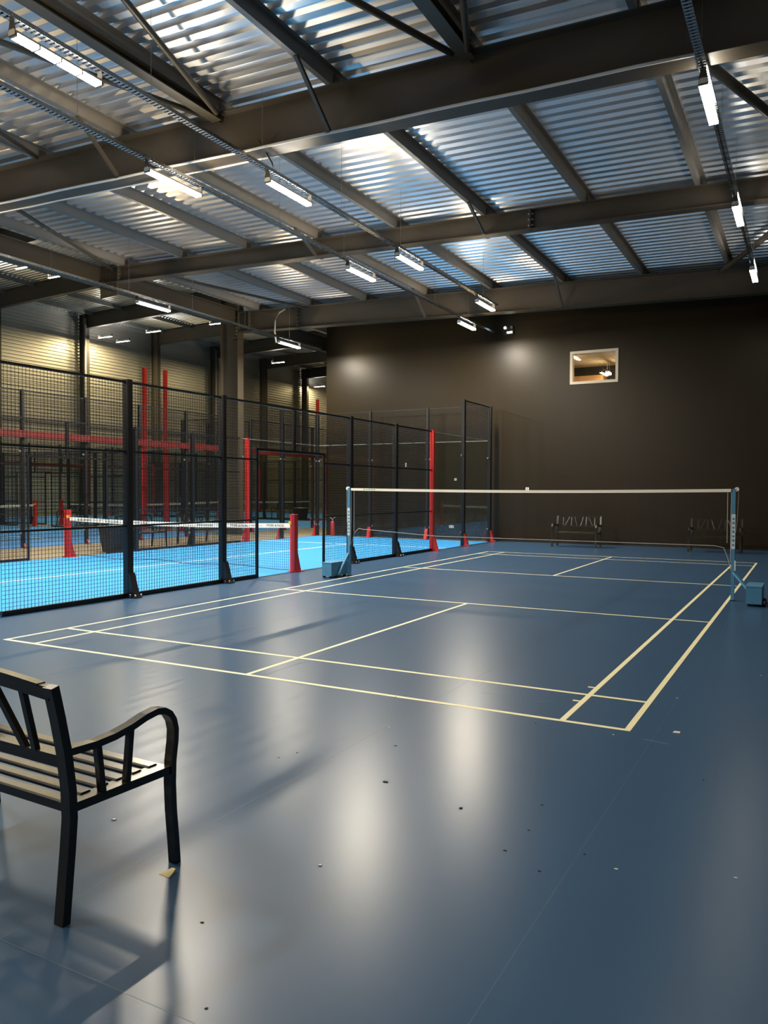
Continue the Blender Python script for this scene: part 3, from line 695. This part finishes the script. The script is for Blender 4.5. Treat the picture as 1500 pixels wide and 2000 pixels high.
copy_tree(bench, (-19.3, 17.12, 0), PI, 'small far bench at the left edge between hall courts')

# ------------------------------------------------------------------ bins, extinguisher, small fittings
def bin_(label, loc, rz=0):
    t = thing('waste_bin', label, 'bin', loc, rz, 'black bins')
    def shell(w0, d0, w1, d1, z0, z1):
        return [(-w0, -d0, z0), (w0, -d0, z0), (w0, d0, z0), (-w0, d0, z0), (-w1, -d1, z1), (w1, -d1, z1), (w1, d1, z1), (-w1, d1, z1)]
    o = shell(.19, .26, .25, .33, 0, .60); i_ = shell(.18, .25, .235, .315, .02, .60)
    MB().add(o+i_, [(3,2,1,0), (0,1,5,4), (1,2,6,5), (2,3,7,6), (3,0,4,7), (8,9,10,11), (12,13,9,8), (13,14,10,9), (14,15,11,10), (15,12,8,11), (4,5,13,12), (5,6,14,13), (6,7,15,14), (7,4,12,15)]).build('tub', M_BIN, t)
    MB().box(-.27, .27, -.35, -.32, .57, .61).box(-.27, .27, .32, .35, .57, .61).box(-.27, -.24, -.32, .32, .57, .61).box(.24, .27, -.32, .32, .57, .61).build('rim', M_BIN, t)
    MB().box(-.265, .265, -.345, .345, .612, .622).build('liner', M_LINER, t)
    for s_ in (-1, 1): MB().box(-.08, .08, s_*.35, s_*.38, .50, .54).build('handle', M_BIN, t)
bin_('black bin with yellowish liner behind the padel net', (-7.85, 8.66, 0))
bin_('black bin between far hall courts right of the doorway', (-15.85, 28.15, 0))
t = thing('fire_extinguisher', 'red fire extinguisher at the black wall corner', 'extinguisher', (-7.02, 17.24, .0))
MB().lathe([(.075, .0), (.08, .02), (.08, .40), (.07, .45), (.035, .49), (.025, .50)], 16).build('cylinder', M_RED, t, smooth=True)
MB().lathe([(.02, .50), (.025, .52), (.02, .55)], 10).build('valve', M_CHROME, t); MB().bar((-.02, 0, .56), (.10, 0, .62), .02, .01).bar((-.02, 0, .55), (-.11, 0, .61), .02, .01).build('lever', M_WHITE, t)
MB().tube([(.02, 0, .53), (.09, -.02, .5), (.10, -.03, .3), (.09, -.03, .15)], .01, 6).build('hose', M_BLACK, t)
t = thing('safety_sign', 'white and red safety sign at the wall corner above the extinguisher', 'sign', (XW-.006, YW+.02, 0))
for z0, z1, m in ((1.05, 1.25, M_WHITE), (.70, 1.0, M_RED), (.35, .68, M_WHITE)): MB().box(-.004, .004, 0, .17, z0, z1).build('panel', m, t)
t = thing('emergency_light', 'emergency light with two small heads high on the black wall', 'emergency light', (-.92, YW, 6.31))
MB().box(-.16, .16, -.06, 0, -.14, .02).build('body', M_BLACK, t)
for s_ in (-1, 1): MB().lathe([(.03, -.03), (.045, .03), (.03, .034)], 12).build('lamp_head', M_L_EXIT2 if s_ < 0 else M_GREY, t, (s_*.10, -.05, .07)).rotation_euler = (PI/2, 0, 0)
MB().box(-.04, .12, -.068, -.06, -.10, -.05).build('led', M_L_EXIT, t)
def fitting(name, label, cat, x, z, w, h, m=M_WHITE, n=1):
    t = thing(name, label, cat, (x, YW, z))
    MB().box(-w/2, w/2, -.014, 0, -h/2, h/2).build('plate', m, t)
    for i in range(n): MB().lathe([(.018, 0), (.018, .006)], 10).build('insert', M_GREY, t, ((i-(n-1)/2)*w/n, -.014, 0)).rotation_euler = (PI/2, 0, 0)
fitting('thermostat', 'small white thermostat on the black wall just above the net tape', 'thermostat', -.31, 1.585, .10, .08)
fitting('wall_socket', 'white double socket low on the black wall behind the glass', 'socket', -2.75, .40, .15, .08, n=2)
fitting('wall_sensor', 'slim white sensor on the black wall behind the wire fence', 'sensor', -4.35, 2.34, .04, .13)
fitting('wall_switch', 'small white switch on the black wall left of the tall fence post', 'switch', -2.62, 1.87, .07, .07)
# litter on the floor
def scrap(label, x, y, pts, m, h=.004):
    o = MB().prism(pts, 'z', 0, h).build('floor_scrap', m, None, (x, y, 0)); tag(o, label, 'litter', 'scraps on the floor')
o = MB().add([(-.05, -.03, .001), (.05, -.035, .002), (.045, .0, .012), (.03, .035, .02), (-.012, .045, .014), (-.04, .005, .006), (0, 0, .008), (-.05, -.03, 0), (.05, -.035, 0), (.045, 0, 0), (.03, .035, 0), (-.012, .045, 0), (-.04, .005, 0)],
         [(0,1,6), (1,2,6), (2,3,6), (3,4,6), (4,5,6), (5,0,6), (12,11,10,9,8,7), (0,7,8,1), (1,8,9,2), (2,9,10,3), (3,10,11,4), (4,11,12,5), (5,12,7,0)]).build('paper_scrap', M_PAPER, None, (4.885, -2.765, 0)); o.scale = (.55, .7, .7)
tag(o, 'crumpled yellow paper scrap beside the front leg of the near bench', 'paper')
sq = lambda a, b: [(-a, -b), (a, -b*.6), (a*.8, b), (-a*.7, b*.8)]
scrap('dark crumb on the open floor in the centre', 5.17, -1.5, sq(.014, .006), M_DIRT)
scrap('pale scrap on the floor right of the court corner', 6.36, .12, sq(.022, .02), M_BITS)
scrap('white scrap by the right sideline past the net post', 6.55, 10.1, sq(.06, .05), M_BITS)
scrap('tiny white crumb under the near bench', 4.31, -2.51, sq(.008, .008), M_BITS)
scrap('tiny dark crumb right of the floor centre', 5.64, -1.62, sq(.007, .006), M_DIRT)
scrap('tiny white crumb on the floor below the centre', 5.37, -2.42, sq(.006, .006), M_BITS)
for i in range(16):
    scrap('tiny dark speck scattered on the vinyl floor', 4.3+random.random()*2.9, -3.6+random.random()*4.2, sq(.004+.004*random.random(), .004), M_DIRT, .002)
for i in range(8):
    scrap('tiny pale speck scattered on the vinyl floor', 4.3+random.random()*2.9, -3.6+random.random()*6, sq(.004+.004*random.random(), .004), M_BITS, .002)
